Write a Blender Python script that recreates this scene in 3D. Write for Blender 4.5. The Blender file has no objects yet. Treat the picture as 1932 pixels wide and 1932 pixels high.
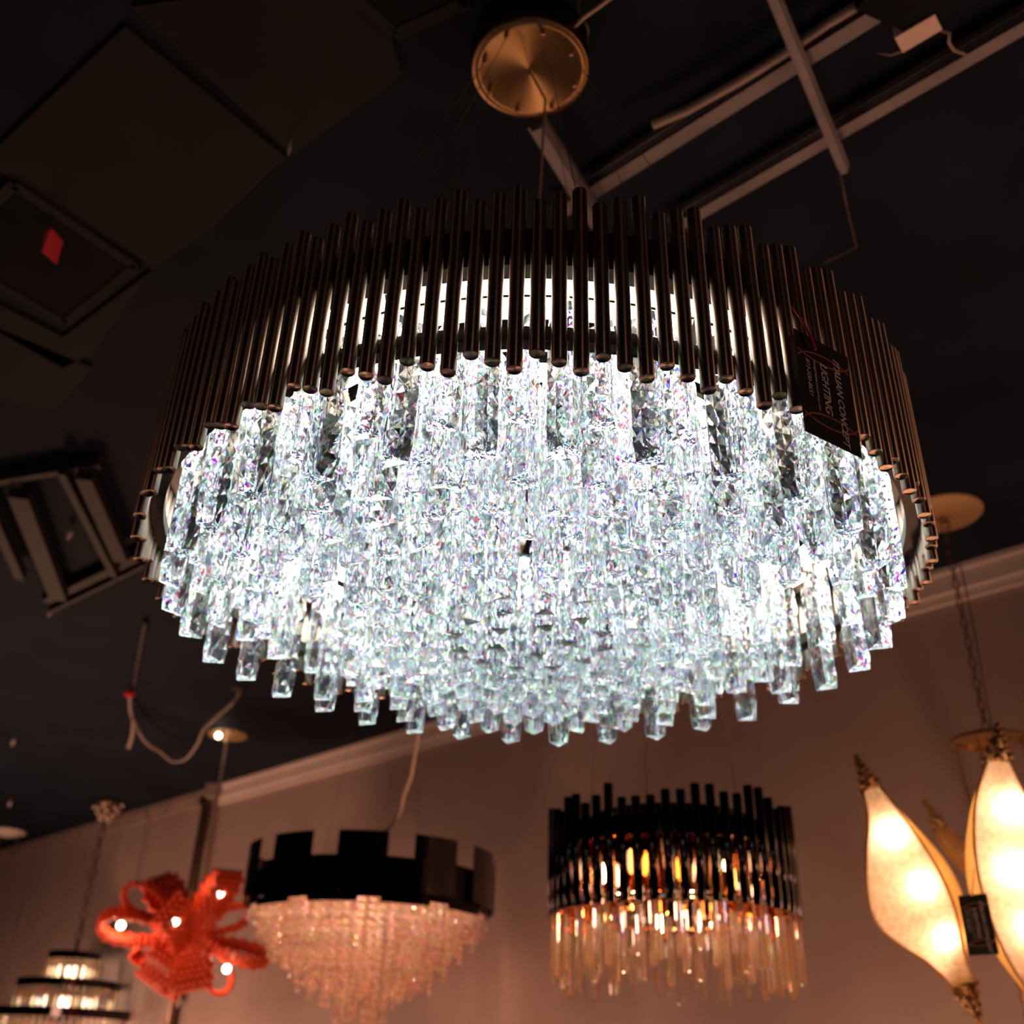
import bpy, math, random
from math import sin, cos, pi, radians, sqrt, atan2
from mathutils import Vector, Matrix, Euler

random.seed(7)
scene = bpy.context.scene
COL = scene.collection

# ------------------------------------------------------------------ camera
PITCH, ROLL, FPX, CAMZ = 0.5131, -0.0296, 1917.6, 1.6
cd = bpy.data.cameras.new('camera')
cam = bpy.data.objects.new('camera', cd)
COL.objects.link(cam)
cd.sensor_fit = 'HORIZONTAL'
cd.sensor_width = 36.0
cd.lens = FPX / 1932 * 36.0
cd.clip_start = 0.05
cd.clip_end = 60
cam.matrix_world = (Matrix.Translation((0, 0, CAMZ)) @ Matrix.Rotation(pi / 2 + PITCH, 4, 'X')
                    @ Matrix.Rotation(-ROLL, 4, 'Z'))
cd.dof.use_dof = True
cd.dof.focus_distance = 1.15
cd.dof.aperture_fstop = 4.5
scene.camera = cam

# ------------------------------------------------------------------ world, exposure
world = bpy.data.worlds.new('world')
scene.world = world
world.use_nodes = True
world.node_tree.nodes['Background'].inputs[0].default_value = (0.35, 0.5, 1.0, 1)
world.node_tree.nodes['Background'].inputs[1].default_value = 0.010
scene.cycles.max_bounces = 24
scene.cycles.transmission_bounces = 24
scene.cycles.glossy_bounces = 12
scene.cycles.sample_clamp_indirect = 6
scene.view_settings.view_transform = 'Standard'
scene.view_settings.look = 'None'
scene.view_settings.exposure = 0
scene.view_settings.gamma = 1
scene.view_settings.use_curve_mapping = False


def lamp(name, loc, power, col, rad=0.1, parent=None):
    l = bpy.data.lights.new(name, 'POINT')
    l.energy = power
    l.color = col
    l.shadow_soft_size = rad
    o = bpy.data.objects.new(name, l)
    o.location = loc
    COL.objects.link(o)
    if parent:
        o.parent = parent
    return o


WARM = (1.0, 0.50, 0.30)
# unseen warm fill lights, added in place of other showroom chandeliers
lamp('warm_fill_light', (3.0, 1.2, 1.9), 32, WARM, 0.10)
lamp('warm_fill_light', (2.9, 2.5, 1.2), 26, WARM, 0.10)
lamp('warm_fill_light', (-2.2, 2.6, 1.0), 8, WARM, 0.10)
lamp('warm_fill_light', (-2.6, 0.4, 1.8), 6, WARM, 0.12)
lamp('warm_fill_light', (0.8, -2.2, 2.2), 10, WARM, 0.15)
lamp('warm_fill_light', (1.5, 3.4, 0.7), 34, WARM, 0.15)
lamp('warm_fill_light', (-3.2, 7.2, 0.9), 110, WARM, 0.25)
lamp('warm_fill_light', (-4.7, 8.3, 1.2), 60, WARM, 0.2)
lamp('warm_fill_light', (-2.8, 5.6, 2.1), 26, WARM, 0.2)
lamp('warm_fill_light', (-0.6, 4.3, 0.7), 42, WARM, 0.2)


# ------------------------------------------------------------------ pixel helper (a ray of the fitted camera)
def ray(px, py):
    a = (px - 966) / FPX
    b = (966 - py) / FPX
    c, s = cos(ROLL), sin(ROLL)
    x = c * a + s * b
    y = -s * a + c * b
    return Vector((x, cos(PITCH) - y * sin(PITCH), sin(PITCH) + y * cos(PITCH)))


def at(px, py, z):
    return ray(px, py) * z + Vector((0, 0, CAMZ))


def on_ceiling(px, py, v=2.05):
    d = ray(px, py)
    return d * (v / d.z) + Vector((0, 0, CAMZ))


def on_wall(px, py, off=0.0):
    d = ray(px, py)
    t = (6.03 - off * 1.4142) / (d.x + d.y)
    return d * t + Vector((0, 0, CAMZ))


# ------------------------------------------------------------------ materials
def new_mat(name):
    m = bpy.data.materials.new(name)
    m.use_nodes = True
    return m, m.node_tree, m.node_tree.nodes['Principled BSDF']


def pbr(name, col, rough=0.5, metal=0.0, noise=0.0, scale=8.0, bump=0.0, **kw):
    m, nt, b = new_mat(name)
    b.inputs['Roughness'].default_value = rough
    b.inputs['Metallic'].default_value = metal
    b.inputs['Base Color'].default_value = (*col, 1)
    for k, v in kw.items():
        b.inputs[k.replace('_', ' ')].default_value = v
    tc = nt.nodes.new('ShaderNodeTexCoord')
    n = nt.nodes.new('ShaderNodeTexNoise')
    n.inputs['Scale'].default_value = scale
    n.inputs['Detail'].default_value = 5
    nt.links.new(tc.outputs['Object'], n.inputs['Vector'])
    r = nt.nodes.new('ShaderNodeValToRGB')
    k = noise
    r.color_ramp.elements[0].position = 0.3
    r.color_ramp.elements[1].position = 0.7
    r.color_ramp.elements[0].color = (*[c * (1 - k) for c in col], 1)
    r.color_ramp.elements[1].color = (*[min(1, c * (1 + k)) for c in col], 1)
    nt.links.new(n.outputs['Fac'], r.inputs['Fac'])
    nt.links.new(r.outputs['Color'], b.inputs['Base Color'])
    if bump:
        bp = nt.nodes.new('ShaderNodeBump')
        bp.inputs['Strength'].default_value = bump
        bp.inputs['Distance'].default_value = 0.01
        nt.links.new(n.outputs['Fac'], bp.inputs['Height'])
        nt.links.new(bp.outputs['Normal'], b.inputs['Normal'])
    return m


def emit(name, col, strength):
    m = bpy.data.materials.new(name)
    m.use_nodes = True
    nt = m.node_tree
    nt.nodes.clear()
    o = nt.nodes.new('ShaderNodeOutputMaterial')
    e = nt.nodes.new('ShaderNodeEmission')
    e.inputs[0].default_value = (*col, 1)
    e.inputs[1].default_value = strength
    nt.links.new(e.outputs[0], o.inputs['Surface'])
    return m


def dispersive(name, tint, iors, rough=0.0, neutral=0.78, haze=0.035, hcol=(0.86, 0.95, 1.0), vary=0.0):
    m = bpy.data.materials.new(name)
    m.use_nodes = True
    nt = m.node_tree
    nt.nodes.clear()
    o = nt.nodes.new('ShaderNodeOutputMaterial')
    g = []
    for i in range(3):
        n = nt.nodes.new('ShaderNodeBsdfGlass')
        c = [0, 0, 0, 1]
        c[i] = tint[i]
        n.inputs['Color'].default_value = c
        n.inputs['IOR'].default_value = iors[i]
        n.inputs['Roughness'].default_value = rough
        g.append(n)
    a1 = nt.nodes.new('ShaderNodeAddShader')
    a2 = nt.nodes.new('ShaderNodeAddShader')
    nt.links.new(g[0].outputs[0], a1.inputs[0])
    nt.links.new(g[1].outputs[0], a1.inputs[1])
    nt.links.new(a1.outputs[0], a2.inputs[0])
    nt.links.new(g[2].outputs[0], a2.inputs[1])
    w = nt.nodes.new('ShaderNodeBsdfGlass')
    w.inputs['Color'].default_value = (*tint, 1)
    w.inputs['IOR'].default_value = iors[1]
    w.inputs['Roughness'].default_value = rough
    m1 = nt.nodes.new('ShaderNodeMixShader')
    m1.inputs[0].default_value = neutral
    nt.links.new(a2.outputs[0], m1.inputs[1])
    nt.links.new(w.outputs[0], m1.inputs[2])
    # faint milky scatter of the ground facets, mixed in to brighten the glass
    t = nt.nodes.new('ShaderNodeBsdfTranslucent')
    t.inputs['Color'].default_value = (*hcol, 1)
    m2 = nt.nodes.new('ShaderNodeMixShader')
    m2.inputs[0].default_value = haze
    if vary:  # uneven haze stands in for beads catching the light differently
        tc = nt.nodes.new('ShaderNodeTexCoord')
        vo = nt.nodes.new('ShaderNodeTexVoronoi')
        vo.inputs['Scale'].default_value = vary
        sp = nt.nodes.new('ShaderNodeSeparateColor')
        mr = nt.nodes.new('ShaderNodeMapRange')
        mr.inputs['To Min'].default_value = haze * 0.1
        mr.inputs['To Max'].default_value = haze * 1.9
        nt.links.new(tc.outputs['Object'], vo.inputs['Vector'])
        nt.links.new(vo.outputs['Color'], sp.inputs['Color'])
        nt.links.new(sp.outputs[0], mr.inputs['Value'])
        nt.links.new(mr.outputs[0], m2.inputs[0])
    nt.links.new(m1.outputs[0], m2.inputs[1])
    nt.links.new(t.outputs[0], m2.inputs[2])
    nt.links.new(m2.outputs[0], o.inputs['Surface'])
    return m


def glass(name, col, ior=1.5, rough=0.0):
    m = bpy.data.materials.new(name)
    m.use_nodes = True
    nt = m.node_tree
    nt.nodes.clear()
    o = nt.nodes.new('ShaderNodeOutputMaterial')
    n = nt.nodes.new('ShaderNodeBsdfGlass')
    n.inputs['Color'].default_value = (*col, 1)
    n.inputs['IOR'].default_value = ior
    n.inputs['Roughness'].default_value = rough
    nt.links.new(n.outputs[0], o.inputs['Surface'])
    return m


def thin_lit(name, col, trans, gloss=0.15, rough=0.25, scale=60, noise=0.25):
    """frosted sheet: translucent + diffuse + a little gloss"""
    m = bpy.data.materials.new(name)
    m.use_nodes = True
    nt = m.node_tree
    nt.nodes.clear()
    L = nt.links.new
    o = nt.nodes.new('ShaderNodeOutputMaterial')
    tc = nt.nodes.new('ShaderNodeTexCoord')
    n = nt.nodes.new('ShaderNodeTexNoise')
    n.inputs['Scale'].default_value = scale
    n.inputs['Detail'].default_value = 6
    L(tc.outputs['Object'], n.inputs['Vector'])
    r = nt.nodes.new('ShaderNodeValToRGB')
    r.color_ramp.elements[0].position = 0.35
    r.color_ramp.elements[1].position = 0.65
    r.color_ramp.elements[0].color = (*[c * (1 - noise) for c in col], 1)
    r.color_ramp.elements[1].color = (*col, 1)
    L(n.outputs['Fac'], r.inputs['Fac'])
    d = nt.nodes.new('ShaderNodeBsdfDiffuse')
    t = nt.nodes.new('ShaderNodeBsdfTranslucent')
    L(r.outputs['Color'], d.inputs['Color'])
    L(r.outputs['Color'], t.inputs['Color'])
    mx = nt.nodes.new('ShaderNodeMixShader')
    mx.inputs[0].default_value = trans
    L(d.outputs[0], mx.inputs[1])
    L(t.outputs[0], mx.inputs[2])
    g = nt.nodes.new('ShaderNodeBsdfGlossy')
    g.inputs['Roughness'].default_value = rough
    m2 = nt.nodes.new('ShaderNodeMixShader')
    m2.inputs[0].default_value = gloss
    L(mx.outputs[0], m2.inputs[1])
    L(g.outputs[0], m2.inputs[2])
    L(m2.outputs[0], o.inputs['Surface'])
    return m


M = {}
M['ceiling'] = pbr('ceiling_black_paint', (0.011, 0.017, 0.030), 0.75, noise=0.25, scale=3, Specular_IOR_Level=0.08)
M['panel'] = pbr('ceiling_panel_brown', (0.020, 0.021, 0.024), 0.8, noise=0.2, scale=2, Specular_IOR_Level=0.15)
M['wall'] = pbr('wall_mauve_paint', (0.42, 0.31, 0.29), 0.7, noise=0.10, scale=1.2)
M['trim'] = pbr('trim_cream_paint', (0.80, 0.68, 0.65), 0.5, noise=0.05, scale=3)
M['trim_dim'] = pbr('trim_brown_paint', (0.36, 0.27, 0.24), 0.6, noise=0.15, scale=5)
M['steel'] = pbr('galvanised_steel', (0.21, 0.19, 0.20), 0.5, 0.3, noise=0.3, scale=6)
M['dullsteel'] = pbr('dull_dark_steel', (0.015, 0.0145, 0.016), 0.7, 0.0, noise=0.3, scale=6)
M['vent'] = pbr('vent_black_metal', (0.006, 0.008, 0.014), 0.7, 0.0, noise=0.2, Specular_IOR_Level=0.1)
M['bronze'] = pbr('brushed_bronze_tube', (0.55, 0.42, 0.32), 0.20, 1.0, noise=0.10, scale=40)
M['bronze_far'] = pbr('bronze_tube_plain', (0.55, 0.42, 0.32), 0.22, 1.0, noise=0.10, scale=40)
M['champagne'] = pbr('champagne_metal', (0.80, 0.72, 0.55), 0.25, 1.0, noise=0.05, scale=20)
M['darkring'] = pbr('dark_bronze_band', (0.22, 0.16, 0.12), 0.35, 1.0, noise=0.15, scale=20)
M['blackband'] = pbr('blackened_band', (0.05, 0.04, 0.03), 0.5, 0.6, noise=0.15, scale=20)
M['gold'] = pbr('gold_metal', (0.85, 0.60, 0.30), 0.25, 1.0, noise=0.1, scale=30)
M['oldgold'] = pbr('antique_gold', (0.50, 0.33, 0.17), 0.38, 1.0, noise=0.35, scale=60, bump=0.3)
M['brasstan'] = pbr('tan_brass_plate', (0.62, 0.40, 0.20), 0.6, 0.3, noise=0.08, scale=6)
M['black_gloss'] = pbr('black_chrome', (0.05, 0.045, 0.05), 0.08, 1.0, noise=0.1)
M['black_chrome'] = pbr('smoked_chrome', (0.16, 0.14, 0.14), 0.10, 1.0, noise=0.1)
M['black'] = pbr('black_plastic', (0.015, 0.014, 0.014), 0.5, noise=0.1)
M['cord'] = pbr('cord_sheath', (0.42, 0.33, 0.29), 0.5, noise=0.1)
M['whitecord'] = pbr('cream_cord', (0.75, 0.55, 0.42), 0.45, noise=0.05)
M['cable'] = pbr('steel_wire', (0.30, 0.25, 0.23), 0.35, 0.8, noise=0.1)
M['chain'] = pbr('dark_chain', (0.16, 0.10, 0.075), 0.4, 0.8, noise=0.2)
M['peach'] = pbr('cream_metal_cover', (0.95, 0.72, 0.60), 0.5, noise=0.04)
M['redtag'] = pbr('red_paper', (0.70, 0.03, 0.05), 0.7, noise=0.1)
M['pinkstring'] = pbr('pink_string', (0.9, 0.05, 0.16), 0.6, noise=0.1)
M['card'] = pbr('black_card', (0.018, 0.016, 0.018), 0.6, noise=0.1)
M['card_text'] = pbr('silver_print', (1.0, 0.86, 0.80), 0.5, noise=0.03)
M['card_line'] = pbr('copper_print', (0.55, 0.20, 0.09), 0.5, noise=0.05)
for i_, e_ in enumerate((4.5, 7.5, 11, 15, 18, 14, 9)):
    M['led%d' % i_] = emit('led_strip', (1.0, 0.99, 0.965), e_)
M['bulb'] = emit('warm_bulb', (1.0, 0.62, 0.30), 70.0)
M['bulb_soft'] = emit('warm_bulb_soft', (1.0, 0.80, 0.55), 14.0)
M['bulb_tier'] = emit('warm_bulb_dim', (1.0, 0.66, 0.40), 2.4)
M['bulb_bead'] = emit('warm_bulb_bright', (1.0, 0.60, 0.38), 130)
M['globe'] = emit('pink_globe', (1.0, 0.48, 0.42), 1.1)
M['crystal'] = dispersive('cut_crystal', (0.94, 0.990, 1.0), (1.51, 1.545, 1.59), 0.0, 0.80, 0.016)
M['clear'] = dispersive('clear_glass_rod', (1.0, 0.95, 0.90), (1.48, 1.5, 1.53), 0.0, 0.8, 0.06, (1.0, 0.66, 0.45))  # peach haze puts the warm glow into the clear glass
M['amber'] = glass('amber_glass_rod', (1.0, 0.55, 0.22), 1.5, 0.02)
M['bead'] = dispersive('bead_crystal', (1.0, 0.90, 0.82), (1.52, 1.56, 1.62), 0.0, 0.6, 0.42, (1.0, 0.84, 0.75), 28.0)  # peach tint puts warm lamplight into the clear beads
M['redbead'] = pbr('red_orange_bead', (1.0, 0.105, 0.03), 0.12, noise=0.15, scale=30)
M['ribbon'] = thin_lit('red_bead_net', (0.30, 0.02, 0.01), 0.4, 0.05)
M['leaf'] = thin_lit('frosted_gold_mesh', (1.0, 0.84, 0.66), 0.62, 0.05, 0.4, 70, 0.3)
M['leafside'] = thin_lit('amber_leaf_side', (0.75, 0.42, 0.12), 0.35, 0.12, 0.35, 30, 0.15)


def brass_radial():
    m, nt, b = new_mat('turned_brass')
    b.inputs['Base Color'].default_value = (0.26, 0.16, 0.075, 1)
    b.inputs['Metallic'].default_value = 1
    b.inputs['Roughness'].default_value = 0.34
    b.inputs['Anisotropic'].default_value = 0.9
    t = nt.nodes.new('ShaderNodeTangent')
    t.direction_type = 'RADIAL'
    t.axis = 'Z'
    nt.links.new(t.outputs[0], b.inputs['Tangent'])
    return m


M['turned'] = brass_radial()
_nt = M['bronze'].node_tree
_b = _nt.nodes['Principled BSDF']
_b.inputs['Roughness'].default_value = 0.42
_b.inputs['Anisotropic'].default_value = 0.85
_b.inputs['Anisotropic Rotation'].default_value = 0.25
_t = _nt.nodes.new('ShaderNodeTangent')
_t.direction_type = 'RADIAL'
_t.axis = 'Z'
_nt.links.new(_t.outputs[0], _b.inputs['Tangent'])


# ------------------------------------------------------------------ mesh builder
class MB:
    def __init__(s):
        s.v = []
        s.f = []
        s.sm = []

    def add(s, v, f, smooth=False, mat=None):
        n = len(s.v)
        if mat is not None:
            v = [mat @ Vector(p) for p in v]
        s.v += [tuple(p) for p in v]
        s.f += [tuple(i + n for i in q) for q in f]
        s.sm += [smooth] * len(f)
        return s

    def box(s, sx, sy, sz, c=(0, 0, 0), mat=None):
        v = [(c[0] + x * sx / 2, c[1] + y * sy / 2, c[2] + z * sz / 2) for x in (-1, 1) for y in (-1, 1) for z in (-1, 1)]
        f = [(0, 1, 3, 2), (4, 6, 7, 5), (0, 4, 5, 1), (2, 3, 7, 6), (0, 2, 6, 4), (1, 5, 7, 3)]
        return s.add(v, f, False, mat)

    def lathe(s, prof, n=24, c=(0, 0, 0), smooth=True, mat=None, cap=True):
        v = []
        f = []
        for r, z in prof:
            for i in range(n):
                a = 2 * pi * i / n
                v.append((c[0] + r * cos(a), c[1] + r * sin(a), c[2] + z))
        for k in range(len(prof) - 1):
            for i in range(n):
                j = (i + 1) % n
                f.append((k * n + i, k * n + j, (k + 1) * n + j, (k + 1) * n + i))
        s.add(v, f, smooth, mat)
        if cap:
            m = len(s.v) - len(v)
            if prof[0][0] > 1e-6:
                s.f.append(tuple(m + i for i in reversed(range(n))))
                s.sm.append(False)
            if prof[-1][0] > 1e-6:
                s.f.append(tuple(m + (len(prof) - 1) * n + i for i in range(n)))
                s.sm.append(False)
        return s

    def cyl(s, r, z0, z1, n=16, c=(0, 0, 0), ch=0.0, mat=None):
        if ch:
            return s.lathe([(r - ch, z0), (r, z0 + ch), (r, z1 - ch), (r - ch, z1)], n, c, True, mat)
        return s.lathe([(r, z0), (r, z1)], n, c, True, mat)

    def path(s, pts, r, n=8, closed=False, smooth=True):
        pts = [Vector(p) for p in pts]
        N = len(pts)
        rr = r if isinstance(r, (list, tuple)) else [r] * N
        v = []
        f = []
        up = Vector((0.13, 0.21, 0.97)).normalized()
        prev = None
        for k, p in enumerate(pts):
            if closed:
                t = (pts[(k + 1) % N] - pts[(k - 1) % N]).normalized()
            else:
                t = (pts[min(k + 1, N - 1)] - pts[max(k - 1, 0)]).normalized()
            if prev is None:
                if abs(t.dot(up)) > 0.95:
                    up = Vector((1, 0, 0))
                x = t.cross(up).normalized()
            else:
                x = (prev - t * prev.dot(t)).normalized()
            prev = x
            y = t.cross(x)
            for i in range(n):
                a = 2 * pi * i / n
                v.append(p + (x * cos(a) + y * sin(a)) * rr[k])
        K = N if closed else N - 1
        for k in range(K):
            k2 = (k + 1) % N
            for i in range(n):
                j = (i + 1) % n
                f.append((k * n + i, k * n + j, k2 * n + j, k2 * n + i))
        s.add(v, f, smooth)
        if not closed:
            m = len(s.v) - len(v)
            s.f.append(tuple(m + i for i in reversed(range(n))))
            s.f.append(tuple(m + (N - 1) * n + i for i in range(n)))
            s.sm += [False, False]
        return s

    def ring(s, r0, r1, z0, z1, n=96, c=(0, 0, 0), a0=0.0, a1=2 * pi):
        full = abs(a1 - a0 - 2 * pi) < 1e-6
        N = n if full else n + 1
        v = []
        f = []
        for i in range(N):
            a = a0 + (a1 - a0) * i / n
            for r, z in ((r0, z0), (r1, z0), (r1, z1), (r0, z1)):
                v.append((c[0] + r * cos(a), c[1] + r * sin(a), c[2] + z))
        for i in range(n):
            j = (i + 1) % N
            for k in range(4):
                k2 = (k + 1) % 4
                f.append((i * 4 + k, j * 4 + k, j * 4 + k2, i * 4 + k2))
        if not full:
            f.append((0, 1, 2, 3))
            e = (N - 1) * 4
            f.append((e + 3, e + 2, e + 1, e))
        return s.add(v, f, False)

    def ball(s, r, c=(0, 0, 0), nu=8, nv=6, smooth=False, sx=1, sy=1, sz=1, mat=None):
        v = [(c[0], c[1], c[2] + r * sz)]
        f = []
        for k in range(1, nv):
            th = pi * k / nv
            for i in range(nu):
                a = 2 * pi * (i + 0.5 * (k % 2)) / nu
                v.append((c[0] + r * sx * sin(th) * cos(a), c[1] + r * sy * sin(th) * sin(a), c[2] + r * sz * cos(th)))
        v.append((c[0], c[1], c[2] - r * sz))
        for i in range(nu):
            f.append((0, 1 + i, 1 + (i + 1) % nu))
            b = 1 + (nv - 2) * nu
            f.append((b + (i + 1) % nu, b + i, len(v) - 1))
        for k in range(nv - 2):
            a = 1 + k * nu
            b = a + nu
            for i in range(nu):
                j = (i + 1) % nu
                f.append((a + i, b + i, b + j, a + j))
        return s.add(v, f, smooth, mat)

    def mesh(s, name, mat):
        me = bpy.data.meshes.new(name)
        me.from_pydata(s.v, [], s.f)
        me.polygons.foreach_set('use_smooth', s.sm)
        me.materials.append(mat)
        me.update()
        return me

    def build(s, name, mat, parent=None):
        return link(name, s.mesh(name, mat), parent)


def link(name, me, parent=None, loc=None, rz=None):
    o = bpy.data.objects.new(name, me)
    COL.objects.link(o)
    if parent is not None:
        o.parent = parent
    if loc is not None:
        o.location = loc
    if rz is not None:
        o.rotation_euler = (0, 0, rz)
    return o


def thing(name, label, cat, loc=(0, 0, 0), group=None):
    o = bpy.data.objects.new(name, None)
    o.empty_display_size = 0.1
    COL.objects.link(o)
    o.location = loc
    return tag(o, label, cat, group)


def tag(o, label, cat, group=None):
    o['label'] = label
    o['category'] = cat
    if group:
        o['group'] = group
    return o


def struct(o, label, cat='structure'):
    o['kind'] = 'structure'
    o['label'] = label
    o['category'] = cat
    return o


def bar(mb, a, b, w, h):
    """a box from a to b, w wide (level), h high"""
    a = Vector(a)
    b = Vector(b)
    d = b - a
    L = d.length
    x = d.normalized()
    y = Vector((0, 0, 1)).cross(x).normalized()
    z = x.cross(y)
    m = Matrix((x, y, z)).transposed().to_4x4()
    m.translation = (a + b) / 2
    mb.box(L, w, h, mat=m)
    return mb


# ------------------------------------------------------------------ room
CZ = CAMZ + 2.05     # ceiling height
mb = MB()
mb.box(24, 24, 0.1, (-1, 5, CZ + 0.05))
struct(mb.build('ceiling', M['ceiling']), 'black painted ceiling above the chandeliers', 'ceiling')

# back wall, running along x + y = 6.03
mb = MB()
dwx, dwy = 1 / sqrt(2), -1 / sqrt(2)
wm = Matrix.Rotation(-pi / 4, 4, 'Z')


def wall_pt(s, off, z):
    """s metres along the wall from its point nearest x=0, off metres in front"""
    return Vector((3.015 + s * dwx - off * 0.70711, 3.015 + s * dwy - off * 0.70711, z))


m4 = Matrix.Translation(wall_pt(-3.5, -0.06, CZ / 2)) @ wm
mb.box(20, 0.12, CZ, mat=m4)
struct(mb.build('wall_back', M['wall']), 'mauve brown wall behind the hanging lamps', 'wall')
# where the cream trim ends (pixel 395,1487)
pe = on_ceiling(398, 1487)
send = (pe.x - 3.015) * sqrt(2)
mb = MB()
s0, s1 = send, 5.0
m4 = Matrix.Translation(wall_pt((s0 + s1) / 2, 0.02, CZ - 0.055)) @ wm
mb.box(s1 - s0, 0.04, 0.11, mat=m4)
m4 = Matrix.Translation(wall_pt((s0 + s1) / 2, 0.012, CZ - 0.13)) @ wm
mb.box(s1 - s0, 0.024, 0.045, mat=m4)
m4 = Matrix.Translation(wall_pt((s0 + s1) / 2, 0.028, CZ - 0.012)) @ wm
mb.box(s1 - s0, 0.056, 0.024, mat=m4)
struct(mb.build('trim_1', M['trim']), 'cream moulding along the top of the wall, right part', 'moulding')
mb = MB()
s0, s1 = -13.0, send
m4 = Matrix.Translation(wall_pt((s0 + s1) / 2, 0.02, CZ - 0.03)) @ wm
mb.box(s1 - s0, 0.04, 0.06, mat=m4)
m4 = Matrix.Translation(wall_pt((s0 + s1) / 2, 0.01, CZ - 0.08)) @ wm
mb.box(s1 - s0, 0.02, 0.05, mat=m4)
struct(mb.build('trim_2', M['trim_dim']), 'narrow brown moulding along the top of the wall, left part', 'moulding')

# ceiling panels at the upper left (flat boards screwed to the ceiling)
def poly_panel(pix, th, mat, name, v=2.05):
    pts = [on_ceiling(x, y, v) for x, y in pix]
    n = len(pts)
    mbp = MB()
    vs = [(p.x, p.y, CZ) for p in pts] + [(p.x, p.y, CZ - th) for p in pts]
    fs = [tuple(range(n)), tuple(reversed(range(n, 2 * n)))]
    fs += [(i, i + n, (i + 1) % n + n, (i + 1) % n) for i in range(n)]
    mbp.add(vs, fs)
    return mbp.build(name, mat)


for pix, lab in (
    ([(250, 8), (700, -60), (760, 138), (552, 288)], 'dark brown ceiling board at the top of the photo'),
    ([(238, 45), (540, 292), (392, 432), (290, 500), (0, 318), (0, 270)], 'large dark brown ceiling board above the air grille'),
    ([(-40, 550), (120, 632), (285, 508), (180, 660), (120, 690), (-40, 600)], 'narrow dark brown strip below the air grille'),
    ([(-60, 590), (60, 640), (175, 690), (105, 772), (-60, 735)], 'dark brown ceiling board at the left edge of the photo'),
):
    o = poly_panel(pix, 0.010, M['panel'], 'ceiling_board')
    tag(o, lab, 'ceiling panel', 'ceiling boards at the upper left')


def grille(corners, label, nsl=26):
    """corners in pixels a-b-c-d ; slats run from side ab to side dc"""
    P = [on_ceiling(x, y, 2.04) for x, y in corners]
    base = sum(P, Vector()) / 4
    t = thing('air_grille', label, 'air vent', base)
    a, b, c, d = [p - base for p in P]
    z = Vector((0, 0, CZ - base.z))
    fr = MB()
    for p, q in ((a, b), (b, c), (c, d), (d, a)):
        bar(fr, p, q, 0.03, 0.018)
    fr.build('frame', M['panel'], t)
    for k in range(nsl):
        u = (k + 0.5) / nsl
        s_ = MB()
        bar(s_, a.lerp(d, u), b.lerp(c, u), 0.010, 0.012)
        s_.build('slat', M['vent'], t)
    bk = MB()
    e = Vector((0, 0, 0.009))
    bk.add([a + e, b + e, c + e, d + e], [(0, 1, 2, 3)])
    bk.build('backing', M['vent'], t)
    return t


grille([(28, 345), (258, 500), (125, 606), (-110, 470)], 'black slatted air grille with a red paper hanging from it')
grille([(650, -30), (800, -70), (885, 0), (745, 62)], 'black slatted air grille at the top edge of the photo', 14)
# red paper tag
p = on_ceiling(100, 462, 1.99)
mb = MB()
q = [on_ceiling(x, y, v) for x, y, v in ((84, 438, 1.995), (97, 431, 1.995), (119, 456, 1.98), (107, 500, 1.955), (79, 475, 1.965))]
q2 = [v + Vector((0.0, 0.0, 0.0015)) for v in q]
mb.add(q + q2, [(0, 1, 2, 3, 4), (9, 8, 7, 6, 5)] + [(i, i + 5, (i + 1) % 5 + 5, (i + 1) % 5) for i in range(5)])
mb.path([q[0].lerp(q[1], 0.5), on_ceiling(92, 425, 2.03)], 0.001, 5)
tag(mb.build('red_tag', M['redtag']), 'small crumpled red paper hanging under the air grille', 'tag')

# steel channels under the ceiling at the upper right
def channel(p0, p1, w, label, mat='steel', drop=0.03, lip=True):
    a = on_ceiling(*p0, 2.05 - drop)
    b = on_ceiling(*p1, 2.05 - drop)
    base = (a + b) / 2
    mbb = MB()
    bar(mbb, a - base, b - base, w * 0.55, 0.035)
    d = (b - a).normalized()
    nrm = Vector((0, 0, 1)).cross(d)
    for sg in (-1, 1):
        off = nrm * (w * 0.42 * sg) + Vector((0, 0, 0.012))
        bar(mbb, a - base + off, b - base + off, w * 0.10, 0.022)
        off = nrm * (w * 0.30 * sg) + Vector((0, 0, 0.008))
        bar(mbb, a - base + off, b - base + off, w * 0.14, 0.028)
    o = mbb.build('steel_channel', M[mat])
    o.location = base
    tag(o, label, 'ceiling beam')
    return o


channel((1060, 392), (1700, -10), 0.070, 'grey steel channel crossing the ceiling from the chandelier to the top edge')
channel((1270, 425), (2100, -55), 0.060, 'lower grey steel channel running to the right edge below the pale box', drop=0.035)
# warm coloured pipe lying beside the first channel
mb = MB()
pts = [on_ceiling(x, y, 1.99) for x, y in ((1232, 236), (1300, 206), (1400, 150), (1480, 100), (1560, 45), (1615, 12))]
base = pts[0].copy()
mb.path([q - base for q in pts], 0.011, 10)
o = mb.build('conduit', M['cord'])
o.location = base
tag(o, 'pinkish conduit lying along the upper steel channel', 'pipe')
# crossing strut
o = channel((1450, -30), (1592, 318), 0.030, 'slim steel strut crossing the two steel channels', drop=0.105)
mb = MB()
pts = [on_ceiling(x, y, 1.95) for x, y in ((1578, 290), (1600, 400), (1616, 466), (1555, 497))]
base = pts[0].copy()
mb.path([q - base for q in pts], 0.0016, 6)
o = mb.build('loose_wire', M['chain'])
o.location = base
tag(o, 'faint loose wire below the end of the slim steel strut', 'wire')
channel((1012, 236), (1125, 420), 0.050, 'short grey strut between the brass canopy and the tubes', drop=0.085)

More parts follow.
